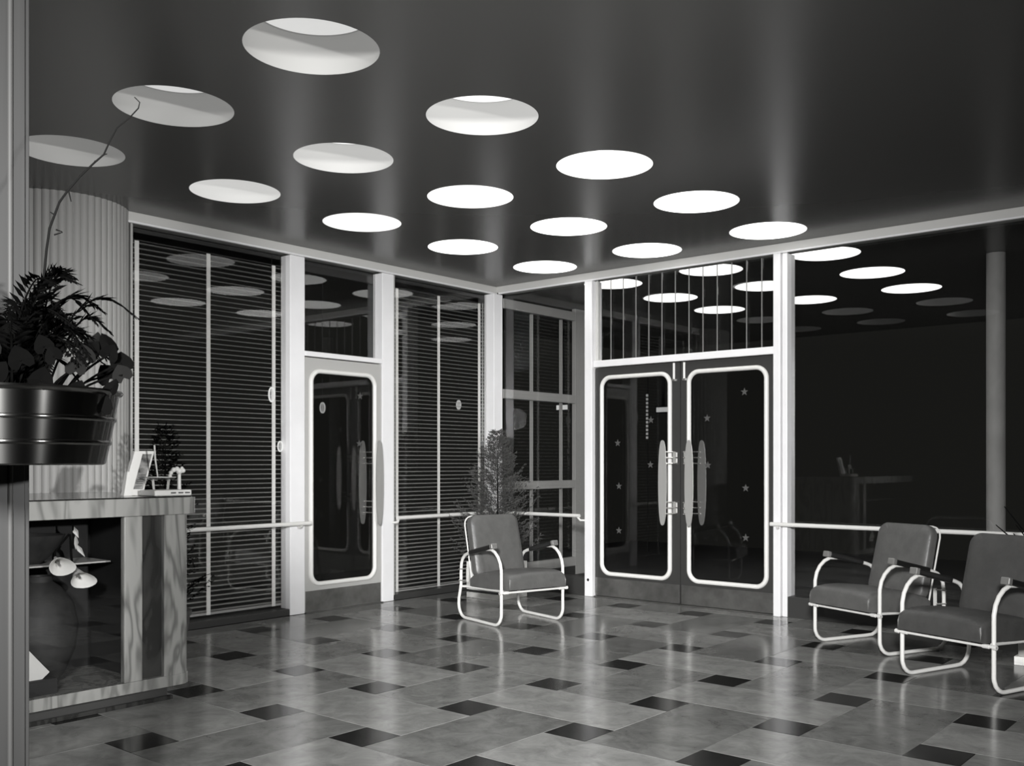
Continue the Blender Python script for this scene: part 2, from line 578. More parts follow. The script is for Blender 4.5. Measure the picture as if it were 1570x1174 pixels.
def door(name, width, height, leafmat, ring, stars, handle_a, bolt_a, xf, top_bolt=None, kick_h=.17):
    """door leaf in local coords: a along the leaf, front at depth 0, positive depth comes towards the room; xf(a, depth, z)"""
    d = empty(name, kind='structure')
    def bx(nm, m, a0, a1, d0, d1, z0, z1, parent=d, bevel=0.0):
        mb = MB()
        vs = [xf(a, dd, z) for z in (z0, z1) for dd in (d0, d1) for a in (a0, a1)]
        mb.add(vs, [(0, 2, 3, 1), (4, 5, 7, 6), (0, 1, 5, 4), (2, 6, 7, 3), (0, 4, 6, 2), (1, 3, 7, 5)])
        o = mb.build(nm, m, parent, bevel=bevel)
        bm = bmesh.new(); bm.from_mesh(o.data); bmesh.ops.recalc_face_normals(bm, faces=bm.faces); bm.to_mesh(o.data); bm.free()
        return o
    ra0, ra1, rz0, rz1, rr = ring
    # leaf: slab with a rounded opening
    inner = rrect(ra0 + .012, ra1 - .012, rz0 + .012, rz1 - .012, rr - .012, 10)
    n = len(inner)
    outer = []
    cxm, czm = (ra0 + ra1) / 2, (rz0 + rz1) / 2
    for a, z in inner:
        # push the point out to the leaf's own rectangle, corner to corner
        da = a - cxm; dz = z - czm
        hw = (ra1 - ra0) / 2 - .012; hh = (rz1 - rz0) / 2 - .012
        u, v = da / hw, dz / hh
        q = max(abs(u), abs(v))
        u, v = u / q, v / q
        A = (0 if u < 0 else width); ca = cxm + (abs(u) * ((width - cxm) if u > 0 else -cxm) if abs(u) < 1 else (A - cxm))
        Z = (0.012 if v < 0 else height); cz = czm + (abs(v) * ((height - czm) if v > 0 else (0.012 - czm)) if abs(v) < 1 else (Z - czm))
        outer.append((ca, cz))
    vs = []
    for dd in (0, -.045):
        vs += [xf(a, dd, z) for a, z in inner] + [xf(a, dd, z) for a, z in outer]
    fs = []
    for k in range(n):
        k2 = (k + 1) % n
        fs.append((k, k2, n + k2, n + k))
        fs.append((2 * n + k, 3 * n + k, 3 * n + k2, 2 * n + k2))
        fs.append((n + k, n + k2, 3 * n + k2, 3 * n + k))
        fs.append((k, 2 * n + k, 2 * n + k2, k2))
    o = MB().add(vs, fs).build('leaf_frame', leafmat, d)
    bm = bmesh.new(); bm.from_mesh(o.data); bmesh.ops.recalc_face_normals(bm, faces=bm.faces); bm.to_mesh(o.data); bm.free()
    rg = ring_mb(ra0, ra1, rz0, rz1, rr, .039, lambda a, z, h: xf(a, h, z), .024).build('glazing_ring', M['ring'], d, smooth=True)
    bm = bmesh.new(); bm.from_mesh(rg.data); bmesh.ops.recalc_face_normals(bm, faces=bm.faces); bm.to_mesh(rg.data); bm.free()
    # pane
    p = rrect(ra0 + .02, ra1 - .02, rz0 + .02, rz1 - .02, rr - .02, 8)
    m2 = len(p)
    g = MB().add([xf(a, -.018, z) for a, z in p] + [xf(a, -.024, z) for a, z in p],
                 [tuple(range(m2)), tuple(range(m2, 2 * m2))[::-1]] + [(k, (k + 1) % m2, m2 + (k + 1) % m2, m2 + k) for k in range(m2)]).build('glass_pane', M['glassd'], d)
    for a, z in stars:
        sp = star_mb(.036)
        MB().add([xf(a + u, -.0165, z + v) for u, v in sp] + [xf(a + u, -.0178, z + v) for u, v in sp],
                 [tuple(range(10)), tuple(range(10, 20))[::-1]] + [(k, (k + 1) % 10, 10 + (k + 1) % 10, 10 + k) for k in range(10)]).build('star', M['star'], g)
    bx('kick_plate', M['kick'], .008, width - .008, 0, .004, .014, .014 + kick_h, bevel=.001)
    # blade handle with its bolts
    sgn = 1 if handle_a > bolt_a else -1
    hp = blade_poly(.76, .078)
    m3 = len(hp)
    zc = 1.098
    h = MB().add([xf(handle_a + u, .094, zc + v) for u, v in hp] + [xf(handle_a + u, .106, zc + v) for u, v in hp],
                 [tuple(range(m3)), tuple(range(m3, 2 * m3))[::-1]] + [(k, (k + 1) % m3, m3 + (k + 1) % m3, m3 + k) for k in range(m3)]).build('handle', M['handle'], d, bevel=.002)
    for zz in (zc + .225, zc - .225):
        for dz in (-.026, .026):
            bx('fixing_plate', M['handle'], bolt_a - .024, bolt_a + .024, .0, .012, zz + dz - .023, zz + dz + .023, h, .006)
        for dz in (-.052, 0, .052):
            MB().tube([xf(bolt_a, .008, zz + dz), xf(bolt_a, .05, zz + dz), xf(handle_a - sgn * .012, .088, zz + dz), xf(handle_a - sgn * .012, .1, zz + dz)], .0055, 8).build('bolt', M['chrome'], h, smooth=True)
    oh = MB().add([xf(handle_a + u, -.132, zc + v) for u, v in hp] + [xf(handle_a + u, -.120, zc + v) for u, v in hp],
                  [tuple(range(m3)), tuple(range(m3, 2 * m3))[::-1]] + [(k, (k + 1) % m3, m3 + (k + 1) % m3, m3 + k) for k in range(m3)]).build('outer_handle', M['handle'], d, bevel=.002)
    for zz in (zc + .225, zc - .225):
        for dz in (-.052, 0, .052):
            MB().tube([xf(bolt_a, -.046, zz + dz), xf(bolt_a, -.08, zz + dz), xf(handle_a - sgn * .012, -.11, zz + dz), xf(handle_a - sgn * .012, -.122, zz + dz)], .0055, 8).build('bolt', M['chrome'], oh, smooth=True)
    if top_bolt is not None:
        MB().tube([xf(top_bolt, .009, height - .006), xf(top_bolt, .009, height - .15)], .011, 10).build('flush_bolt', M['ring'], d, smooth=True)
        bx('bolt_knob', M['chrome'], top_bolt - .013, top_bolt + .013, .0, .022, height - .168, height - .15)
    return d

# single door in the left wall: a = y - 5.227, room side is +x
door('door_1', .866, 2.176, M['door_grey'], (.046, .806, .218, 2.085, .115),
     [(.63, 1.877), (.62, 1.45)], .757, .815, lambda a, dd, z: (XL - .012 + dd, 5.227 + a, z))
# pair of doors in the front wall: a = x + 5.495, room side is -y
door('door_2', .934, 2.18, M['door_dark'], (.062, .848, .208, 2.105, .115),
     [(.615, 1.67), (.248, 1.463), (.61, 1.26), (.262, 1.058), (.262, .64)], .810, .885,
     lambda a, dd, z: (-5.495 + a, YR + .012 - dd, z), top_bolt=.875)
door('door_3', .905, 2.18, M['door_dark'], (.066, .848, .208, 2.105, .115),
     [(.256, 1.67), (.615, 1.885), (.263, 1.256), (.627, 1.061), (.627, .636)], .140, .058,
     lambda a, dd, z: (-4.555 + a, YR + .012 - dd, z), top_bolt=.04)
tag(box('trim_3', M['kick'], None, -5.49, -3.652, YR - .02, YR + .09, 0.0005, .010, .002), kind='structure')
tag(box('trim_4', M['kick'], None, XL - .09, XL + .02, 5.225, 6.095, 0.0005, .010, .002), kind='structure')

# ------------------------------------------------------------------ handrails
def rail(label, pts, ends):
    r = empty('handrail', pts[0], label=label, cat='handrail')
    o = Vector(pts[0])
    L = [Vector(p) - o for p in pts]
    MB().tube(L, .0175, 12).build('rail_tube', M['tube'], r, smooth=True)
    for e in ends:
        q = [Vector(p) - o for p in e]
        MB().tube(q, .011, 10).build('bracket', M['tube'], r, smooth=True)
    return r
XR = XL + .055
rail('long white tubular handrail across the left blinds from the counter to the first white post',
     [(XR, 3.70, .768), (XR, 5.24, .768)], [[(XR, 5.15, .756), (XR - .02, 5.15, .735), (XL + .002, 5.15, .735)]])
rail('short white tubular handrail in front of the blinds between single door and corner',
     [(XR, 6.235, .768), (XR, 7.60, .768)], [[(XR, 6.25, .756), (XR - .01, 6.25, .73), (XR - .035, 6.235, .725), (XL + .0, 6.225, .725)], [(XR, 7.56, .756), (XR - .02, 7.575, .735), (XR - .04, 7.60, .735)]])
YQ = YR - .055
rail('short white tubular handrail between the corner post and the dark double doors',
     [(-6.60, YQ, .768), (-5.63, YQ, .768)], [[(-5.655, YQ, .756), (-5.63, YQ + .01, .725), (-5.585, YQ + .03, .725)]])
rail('long white tubular handrail running right from the double doors behind the armchairs',
     [(-3.66, YQ, .768), (-2.5, YQ, .768), (2.5, YQ, .768)], [[(-3.6, YQ, .756), (-3.6, YQ + .01, .735), (-3.6, YR - .032, .735)], [(-.9, YQ, .756), (-.9, YR + .02, .70), (-.9, YR + .069, .70)]])

# ------------------------------------------------------------------ venetian blinds behind the left glass
def blind(y0, y1, tapes, cords, label, zbot):
    b = empty('venetian_blind', (XL - .155, (y0 + y1) / 2, 0), label=label, cat='blind', group=None)
    h = (y1 - y0) / 2
    yc = (y0 + y1) / 2
    n = 6
    prof = []
    for k in range(n + 1):
        t = -1 + 2 * k / n
        prof.append((t * .0235, -.004 * t * t))
    vs = []
    for s_ in (-h, h):
        for off in (.0011, -.0011):
            vs += [(x, s_, z + off) for x, z in prof]
    m = n + 1
    fs = []
    for k in range(n):
        fs.append((k, k + 1, 2 * m + k + 1, 2 * m + k))
        fs.append((m + k, 3 * m + k, 3 * m + k + 1, m + k + 1))
        fs.append((k, m + k, m + k + 1, k + 1))
        fs.append((2 * m + k, 2 * m + k + 1, 3 * m + k + 1, 3 * m + k))
    fs += [(0, 2 * m, 3 * m, m), (n, m + n, 3 * m + n, 2 * m + n)]
    me = MB().add(vs, fs).mesh('slat', M['slat'])
    z = zbot + .035
    while z < 2.925:
        o = bpy.data.objects.new('slat', me)
        C.objects.link(o)
        o.parent = b
        o.location = (0, 0, z)
        o.rotation_euler = (0, R(4), 0)
        z += .0385
    MB().box(-.03, .03, -h, h, 2.935, 2.99).build('head_rail', M['blindrail'], b, bevel=.002)
    MB().box(-.024, .024, -h, h, zbot, zbot + .02).build('bottom_rail', M['slat'], b, bevel=.003)
    for y in tapes:
        MB().box(.0262, .0272, y - yc - .018, y - yc + .018, zbot, 2.94).build('ladder_tape', M['tape'], b)
    for y, zz in cords:
        MB().tube([(.034, y - yc, 2.94), (.034, y - yc, zz)], .0022, 6).build('lift_cord', M['tape'], b)
    return b
blind(3.69, 5.12, (3.776, 4.379, 4.997), ((5.07, 1.55), (5.095, 1.48)),
      'wide venetian blind with three pale ladder tapes behind the glass beside the fluted column', .075)
blind(6.33, 7.66, (6.398, 6.959, 7.554), ((7.60, 1.5), (7.63, 1.45)),
      'venetian blind with pale ladder tapes behind the glass between the single door and the corner', .045)

# ------------------------------------------------------------------ outside the front wall: side frame, column, canopy lights
fr = empty('outer_window_frame', (XL, 7.75, 0), label='grey framed side window outside the glass right of the corner post', cat='window frame')
def fb(name, m, y0, y1, z0, z1, x0=-.05, x1=.0, bevel=.003):
    return MB().box(x0, x1, y0 - 7.75, y1 - 7.75, z0, z1).build(name, m, fr, bevel=bevel)
fb('frame_rail', M['extframe'], 7.80, 9.05, 2.90, 3.00)
fb('frame_rail', M['extframe'], 7.80, 9.05, 1.955, 2.05)
fb('frame_rail', M['extframe'], 7.80, 9.05, .99, 1.078)
fb('frame_rail', M['extframe'], 7.80, 9.05, .10, .20)
fb('frame_post', M['extframe'], 9.05, 9.26, 0, 3.04)
fb('frame_panel', M['base'], 7.80, 9.05, 0, .10)
fb('frame_bar', M['slat'], 8.33, 8.355, .2, 2.90, -.09, -.06, 0)
fb('frame_bar', M['slat'], 8.86, 8.885, .2, 2.90, -.09, -.06, 0)
oc = empty('outer_column', (-2.325, 9.225, 0), label='slim round pale column standing outside beyond the long window on the right', cat='column')
MB().lathe([(.0775, 0), (.0775, 3.098)], 32).build('shaft', M['concrete'], oc, smooth=True)
MB().lathe([(.10, 0), (.10, .06), (.08, .08)], 32).build('foot', M['concrete'], oc, smooth=True)

# ------------------------------------------------------------------ ceiling lights
strength = {0: (.60, .57, .50), 1: (1.1, 1.05, 1.2), 2: (2.6, 2.6, 2.4), 3: (5.0, 5.0, 5.0), 4: (6.0, 6.0, 6.0), 5: (4.2,) * 3, 6: (4.2,) * 3, 7: (4.2,) * 3}
gm = {}
def light_fixture(cx, cy, s, label, group=None):
    key = round(s, 2)
    if key not in gm:
        gm[key] = (glow_mat('lamp diffuser %.2f' % s, s), glow_mat('lamp bowl added glow %.2f' % s, s * (.25 if s < .8 else .34)))  # painted bowl wall; added glow stands in for lamp light falling on it
    dm, wm = gm[key]
    t = empty('ceiling_light', (cx, cy, CEIL), label=label, cat='ceiling light', group=group)
    mb = MB()
    n = 64
    prof = [(RL - .0005, 0.0), (RL - .003, .08), (RL - .010, .155), (RL - .02, .17), (RL + .0, .175), (RL + .004, .19), (RL + .004, .022)]
    mb.lathe(prof, n, capb=False, capt=False)
    mb.build('bowl', wm, t, smooth=True)
    MB().lathe([(RL - .022, .176), (RL - .022, .184)], n).build('diffuser', dm, t)
    return t
rows = ['nearest row', 'second row from the camera', 'third row from the camera', 'fourth row from the camera', 'farthest row before the front glass']
cols = ['right end', 'middle', 'left end']
names = {}
for i in range(8):
    for j in range(3):
        if i < 5:
            lab = 'round recessed ceiling light, %s of the %s' % (cols[j], ['nearest diagonal row of three', 'second diagonal row of three', 'third diagonal row of three', 'fourth diagonal row of three', 'last diagonal row before the glass doors'][i])
            g = 'round ceiling lights in the lobby'
        else:
            lab = 'round ceiling light outside beyond the glass, %s of the %s outer row' % (cols[j], ['first', 'second', 'third'][i - 5])
            g = 'round ceiling lights outside the front glass'
        light_fixture(LX[j], LY[i], strength[i][j], lab, g)

# ------------------------------------------------------------------ armchairs
def superslab(w, h, t, r, dome, nu=14, nv=14):
    """cushion: rounded-rectangle outline w x h, thickness t, domed on both faces, centred"""
    out = rrect(-w / 2, w / 2, -h / 2, h / 2, r, 7)
    n = len(out)
    levels = [(1.0, 0.0), (.995, .18), (.975, .33), (.93, .43), (.82, .49), (.6, .53), (.3, .545)]
    rows = []
    for sgn in (-1, 1):
        L = levels if sgn == 1 else levels[::-1]
        for sc_, d in L:
            dd = d * t if d <= .43 else (.43 * t + (d - .43) / .115 * (.07 * t + dome))
            if sgn == -1: dd = -dd
            rows.append([(x * sc_ if sc_ < .9 else x - math.copysign((1 - sc_) * .12, x), z * sc_ if sc_ < .9 else z - math.copysign((1 - sc_) * .12, z), dd) for x, z in out])
    vs = [v for row in rows for v in row]
    fs = []
    for i in range(len(rows) - 1):
        for k in range(n):
            k2 = (k + 1) % n
            fs.append((i * n + k, i * n + k2, (i + 1) * n + k2, (i + 1) * n + k))
    fs.append(tuple(range(n))[::-1])
    fs.append(tuple((len(rows) - 1) * n + k for k in range(n)))
    return vs, fs

def smooth_path(pts, closed=False, it=2):
    pts = [Vector(p) for p in pts]
    for _ in range(it):
        q = []
        N = len(pts)
        for i in range(N if closed else N - 1):
            a, b = pts[i], pts[(i + 1) % N]
            q += [a * .75 + b * .25, a * .25 + b * .75]
        if not closed: q = [pts[0]] + q + [pts[-1]]
        pts = q
    return pts

def armchair(loc, rz, label, body):
    t = empty('armchair', loc, rz, label, 'armchair', 'tubular steel lobby armchairs')
    # side loops, local +y goes to the back, front tubes at y = 0
    for sx in (-1, 1):
        x = sx * .297
        p = [(x, 0.0, .44)] + [(x, 0, .12)]
        path = [(0, .40), (0, .24), (0, .10)]
        path += [(.095 - .095 * math.cos(R(a)), .108 - .095 * math.sin(R(a))) for a in (15, 35, 55, 75, 90)]
        path += [(.30, .013), (.50, .013)]
        path += [(.53 + .105 * math.sin(R(a)), .118 - .105 * math.cos(R(a))) for a in (10, 30, 50, 70, 90)]
        path += [(.632, .165), (.615, .22), (.60, .28), (.60, .36), (.597, .42)]
        path += [(.597 - .12 * (1 - math.cos(R(a))), .42 + .12 * math.sin(R(a))) for a in (20, 40, 60, 80)]
        path += [(.40, .563), (.25, .592)]
        path += [(.175 - .175 * math.sin(R(a)), .425 + .175 * math.cos(R(a)) + .0) for a in (12, 30, 48, 66, 84)]
        pts = [(x, a, b) for a, b in path]
        MB().tube(pts, .0128, 10, closed=True).build('side_frame', M['tube'], t, smooth=True)
        # armrest pad, sloping down to the back
        rot = Matrix.Rotation(R(-12.5), 3, 'X')
        pd = MB().box(x - .026, x + .026, .125, .455, .603, .640, rot, (x, .125, .62)).build('armrest', M['pad'], t, bevel=.011, segs=3)
        MB().box(x - .028, x + .028, .098, .130, .601, .643, rot, (x, .125, .62)).build('armrest_cap', M['padcap'], pd, bevel=.006)
        MB().tube([(x, .14, .588), (x, .14, .603)], .006, 8).build('screw', M['chrome'], pd)
        # hinge plates between loop and back
        hp = MB().box(x - sx * .030 - .003, x - sx * .030 + .003, .535, .565, .30, .42).build('hinge_plate', M['tube'], t, bevel=.002)
        MB().tube([(x - sx * .034, .56, .31), (x + sx * .022, .60, .315)], .006, 8).build('bolt', M['chrome'], hp)
        MB().tube([(x - sx * .034, .555, .41), (x + sx * .022, .60, .405)], .006, 8).build('bolt', M['chrome'], hp)
        MB().tube([(x - sx * .012, .0, .282), (x - sx * .04, .25, .268), (x - sx * .04, .56, .262), (x - sx * .01, .607, .262)], .009, 8).build('seat_rail', M['tube'], t, smooth=True)
    fr_ = MB().tube([(-.328, -.020, .272), (.328, -.020, .272)], .0085, 8).build('front_rail', M['tube'], t, smooth=True)
    for sx in (-1, 1):
        MB().tube([(sx * .305, -.020, .272), (sx * .328, -.020, .272)], .013, 8).build('rail_nut', M['tube'], fr_, smooth=True)
        MB().tube([(sx * .245, -.020, .272), (sx * .283, -.020, .272)], .0125, 8).build('rail_sleeve', M['tube'], fr_, smooth=True)
    MB().tube([(-.31, .60, .262), (.31, .60, .262)], .0085, 8).build('rear_rail', M['tube'], t, smooth=True)
    # seat cushion: box with crowned top, tilted
    prof_y = [-.075, -.072, -.06, -.03, .05, .15, .27, .38, .47, .50]
    ztop = [.345, .382, .402, .414, .424, .424, .412, .392, .37, .34]
    zb = [.297, .294, .292, .290, .286, .282, .278, .274, .272, .275]
    xs = [-.272, -.268, -.255, -.22, -.12, 0, .12, .22, .255, .268, .272]
    dr = [-.045, -.018, -.006, -.001, .006, .009, .006, -.001, -.006, -.018, -.045]
    mb = MB()
    m = len(xs)
    for k, y in enumerate(prof_y):
        for q, x in enumerate(xs):
            mb.v.append((x, y, ztop[k] + dr[q] * (1 if 0 < k < 9 else .3)))
    nb = len(mb.v)
    for k, y in enumerate(prof_y):
        for q, x in enumerate(xs):
            mb.v.append((x * (1.0), y, zb[k]))
    L = len(prof_y)
    for k in range(L - 1):
        for q in range(m - 1):
            a = k * m + q
            mb.f.append((a, a + 1, a + m + 1, a + m))
            b = nb + a
            mb.f.append((b, b + m, b + m + 1, b + 1))
    for q in range(m - 1):
        mb.f.append((q, nb + q, nb + q + 1, q + 1))
        a = (L - 1) * m + q
        mb.f.append((a, a + 1, nb + a + 1, nb + a))
    for k in range(L - 1):
        a = k * m
        mb.f.append((a, a + m, nb + a + m, nb + a))
        a = k * m + m - 1
        mb.f.append((a, nb + a, nb + a + m, a + m))
    seat = mb.build('seat_cushion', body, t, smooth=True)
    wl_ = []
    for sx in (-1, 1):
        MB().tube([(sx * .268, -.07, .30), (sx * .268, -.073, .345), (sx * .262, -.066, .376)], .0045, 6).build('piping', M['piping'], seat)
    MB().tube([(-.262, -.068, .379), (-.15, -.068, .386), (0, -.068, .388), (.15, -.068, .386), (.262, -.068, .379)], .0035, 6).build('piping', body, seat)
    # back cushion, leaning
    vs, fs = superslab(.485, .53, .085, .075, .012)
    lean = Matrix.Rotation(R(-14), 3, 'X')
    out = []
    for x, z, d in vs:
        # narrow a little towards the bottom, depth d along y
        w = 1.0 - .02 * (z / .27)
        v = lean @ Vector((x * w, d, z)) + Vector((0, .535, .585))
        out.append(v)
    bk = MB().add(out, fs).build('back_cushion', body, t, smooth=True)
    # tube hoop round the back
    hoop = []
    for x, z in [(-.252, -.27)] + [(-.252, -.1), (-.252, .1)] + [(-.252 + .075 * (1 - math.cos(R(a))), .19 + .075 * math.sin(R(a))) for a in (0, 25, 45, 65, 90)] \
        + [(.252 - .075 * (1 - math.cos(R(a))), .19 + .075 * math.sin(R(a))) for a in (90, 65, 45, 25, 0)] + [(.252, .1), (.252, -.1), (.252, -.27)]:
        hoop.append(lean @ Vector((x * .985, .040, z)) + Vector((0, .535, .585)))
    MB().tube(hoop, .006, 8).build('back_hoop', M['tube'], t, smooth=True)
    return t
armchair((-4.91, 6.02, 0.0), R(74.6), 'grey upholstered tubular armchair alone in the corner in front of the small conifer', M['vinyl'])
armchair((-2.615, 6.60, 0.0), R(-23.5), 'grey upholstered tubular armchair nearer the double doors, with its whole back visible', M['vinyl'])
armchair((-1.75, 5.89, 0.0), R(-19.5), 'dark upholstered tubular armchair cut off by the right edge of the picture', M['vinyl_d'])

# ------------------------------------------------------------------ conifer in its white planter
random.seed(4)
def conifer_mesh(h, rad, n, z0=0.0, lean=0.0):
    """loose feathery conifer: rising curved branches, each with flat sprays of scale leaves"""
    mb = MB()
    def needle(p, dd, ln, w):
        wv = dd.cross(Vector((random.uniform(-1, 1), random.uniform(-1, 1), random.uniform(-1, 1)))).normalized() * w
        q = p + dd * ln
        mid = p + dd * ln * .5
        nn = wv.cross(dd).normalized() * w * .5
        mb.add([p, mid + wv, q, mid - wv, mid + nn, mid - nn], [(0, 1, 4), (1, 2, 4), (2, 3, 4), (3, 0, 4), (0, 5, 1), (1, 5, 2), (2, 5, 3), (3, 5, 0)])
    for i in range(n):
        t = (i + random.random()) / n
        env = (rad * (1 - t) ** .85 + .025) * random.uniform(.55, 1.1)
        zb = z0 + h * (t * .92)
        a = i * 2.399 + random.uniform(-.4, .4)
        up = random.uniform(.25, .75)
        d = Vector((math.cos(a), math.sin(a), 0))
        p0 = Vector((lean * t, 0, zb))
        side = Vector((-d.y, d.x, 0))
        steps = 5 + int(env * 26)
        prev = p0
        for s_ in range(1, steps + 1):
            f = s_ / steps
            p = p0 + d * (env * f) + Vector((0, 0, env * up * f * f * 1.2)) + side * random.uniform(-.004, .004)
            if s_ % 2 == 0 or f > .5:
                for sg in (-1, 1):
                    dd = (d * .8 + side * sg * random.uniform(.5, 1.1) + Vector((0, 0, random.uniform(-.1, .7)))).normalized()
                    L = random.uniform(.03, .062) * (1.2 - f * .4)
                    for q in range(4):
                        pq = p + dd * (L * q / 4)
                        d2 = (dd + side * random.uniform(-.9, .9) + Vector((0, 0, random.uniform(-.5, .7)))).normalized()
                        needle(pq, d2, L * .5, random.uniform(.003, .0055))
            needle(prev, (p - prev).normalized(), (p - prev).length * 1.1, .0022)
            prev = p
    return mb
def white_planter(loc, s, h, label):
    p = empty('planter_box', loc, label=label, cat='planter')
    t = .02
    MB().box(-s, s, -s, s, 0, .05).build('plinth', M['planter'], p, bevel=.004)
    MB().box(-s + .015, s - .015, -s + .015, s - .015, .05, .075).build('reveal', M['base'], p)
    mb = MB().box(-s, s, -s, -s + t, .075, h).box(-s, s, s - t, s, .075, h).box(-s, -s + t, -s + t, s - t, .075, h).box(s - t, s, -s + t, s - t, .075, h)
    mb.build('box_side', M['planter'], p, bevel=.003)
    MB().box(-s + t, s - t, -s + t, s - t, .075, h - .04).build('soil', M['soil'], p)
    return p
white_planter((-6.20, 7.06, 0), .205, .34, 'low white square planter box on the floor behind the corner armchair')
k = empty('potted_conifer', (-6.20, 7.06, .30), label='small feathery conifer growing from the white planter behind the corner armchair', cat='shrub')
tag(conifer_mesh(1.38, .47, 250).build('foliage', M['conifer'], k), kind='stuff')
MB().tube([(0, 0, 0), (.01, 0, .5), (0, .01, 1.1)], [.013, .009, .003], 8).build('stem', M['twig'], k, smooth=True)

# planter with twigs behind the right armchair
pb = empty('planter_box', (-1.36, 7.03, 0), label='grey square planter on a white plinth behind the rightmost armchair', cat='planter')
s = .245
MB().box(-s, s, -s, s, 0, .055).build('plinth', M['planter'], pb, bevel=.004)
MB().box(-s + .02, s - .02, -s + .02, s - .02, .055, .46).build('box_side', M['door_grey'], pb, bevel=.004)
MB().box(-s + .04, s - .04, -s + .04, s - .04, .46, .47).build('soil', M['soil'], pb)
tp = empty('twiggy_plant', (-1.46, 7.03, .47), label='bare dark twigs sticking up from the planter behind the rightmost armchair', cat='plant')
for k_, (dx, dy, h, wx) in enumerate([(-.26, 0, .52, .1), (-.20, .04, .40, .05), (-.30, -.05, .40, .12), (-.12, .0, .47, .02), (-.22, .06, .34, .08), (.05, .05, .5, 0)]):
    pts = smooth_path([(0, 0, 0), (dx * .25, dy * .3, h * .5), (dx * .7, dy, h * .8), (dx * 1.0, dy, h)])
    MB().tube(pts, [.007 - .004 * i / len(pts) for i in range(len(pts))], 6).build('twig', M['twig'], tp, smooth=True)

# faint shrub behind the counter
sh = empty('dark_shrub', (-5.8, 3.37, 0), label='dim feathery shrub in a dark pot on the floor behind the counter end', cat='shrub')
MB().lathe([(.12, 0), (.16, .30), (.17, .30), (.17, .33), (.14, .33), (.14, .28)], 24).build('pot', M['base'], sh, smooth=True)
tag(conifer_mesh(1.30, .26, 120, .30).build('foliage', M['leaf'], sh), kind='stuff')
MB().tube([(0, 0, .28), (.01, 0, .8), (0, .01, 1.4)], [.013, .009, .003], 8).build('stem', M['twig'], sh, smooth=True)

# ------------------------------------------------------------------ display counter
CX = -4.84     # front face
ct = empty('display_counter', (CX, 2.95, 0), label='wood veneered reception counter with glazed display front at the left', cat='counter')
def cb(name, m, x0, x1, y0, y1, z0, z1, bevel=0.0, parent=ct):
    return MB().box(x0 - CX, x1 - CX, y0 - 2.95, y1 - 2.95, z0, z1).build(name, m, parent, bevel=bevel)
Y0 = .55
XB = -5.95
def end_poly(x0, x1, y0, y1, r):
    p = [(x0, y0), (x1, y0)] + arc(x1 - r, y1 - r, r, 0, 90, 10) + [(x0, y1)]
    return [(a - CX, b - 2.95) for a, b in p]
cb('plinth', M['base'], XB, CX - .05, Y0, 2.86, 0, .075)
cb('base_moulding', M['wood_dark'], CX - .05, CX - .024, Y0, 2.88, 0, .022, .003)
MB().prism(end_poly(XB, CX, Y0, 2.99, .08), .075, .135).build('bottom_rail', M['woodh'], ct, bevel=.003)
MB().prism(end_poly(XB, CX + .02, Y0, 3.025, .09), 1.0, 1.092).build('top_edge', M['woodh'], ct, bevel=.004)
MB().prism(end_poly(XB + .01, CX + .005, Y0, 3.01, .08), 1.092, 1.098).build('worktop', M['blacktop'], ct, bevel=.001)
cb('front_post', M['wood'], CX - .04, CX, 2.590, 2.690, .135, 1.0, .004)
cb('side_panel', M['wood_dark'], CX - .06, CX - .03, 2.690, 2.83, .135, 1.0)
# rounded end post
pts = [(CX - .03, 2.815), (CX - .004, 2.815)] + arc(CX - .084, 2.905, .08, 0, 90, 12) + [(XB, 2.985), (XB, 2.955), (CX - .084, 2.955)] + arc(CX - .084, 2.905, .05, 80, 0, 8)
MB().prism([(a - CX, b - 2.95) for a, b in pts], .135, 1.0).build('rounded_end', M['wood'], ct)
cb('back_panel', M['case'], XB, XB + .02, Y0, 2.92, .135, 1.0)
cb('partition', M['case'], XB + .02, CX - .06, 2.70, 2.72, .135, 1.0)
cb('left_end', M['case'], XB + .02, CX - .04, Y0, Y0 + .02, .135, 1.0)
cb('inner_back', M['case'], -5.45, -5.43, Y0 + .02, 2.70, .135, 1.0)
cb('glass_front', M['glass'], CX - .02, CX - .014, Y0 + .02, 2.59, .135, 1.0)
cb('shelf', M['extframe'], -5.40, -5.12, Y0 + .1, 2.66, .742, .750)

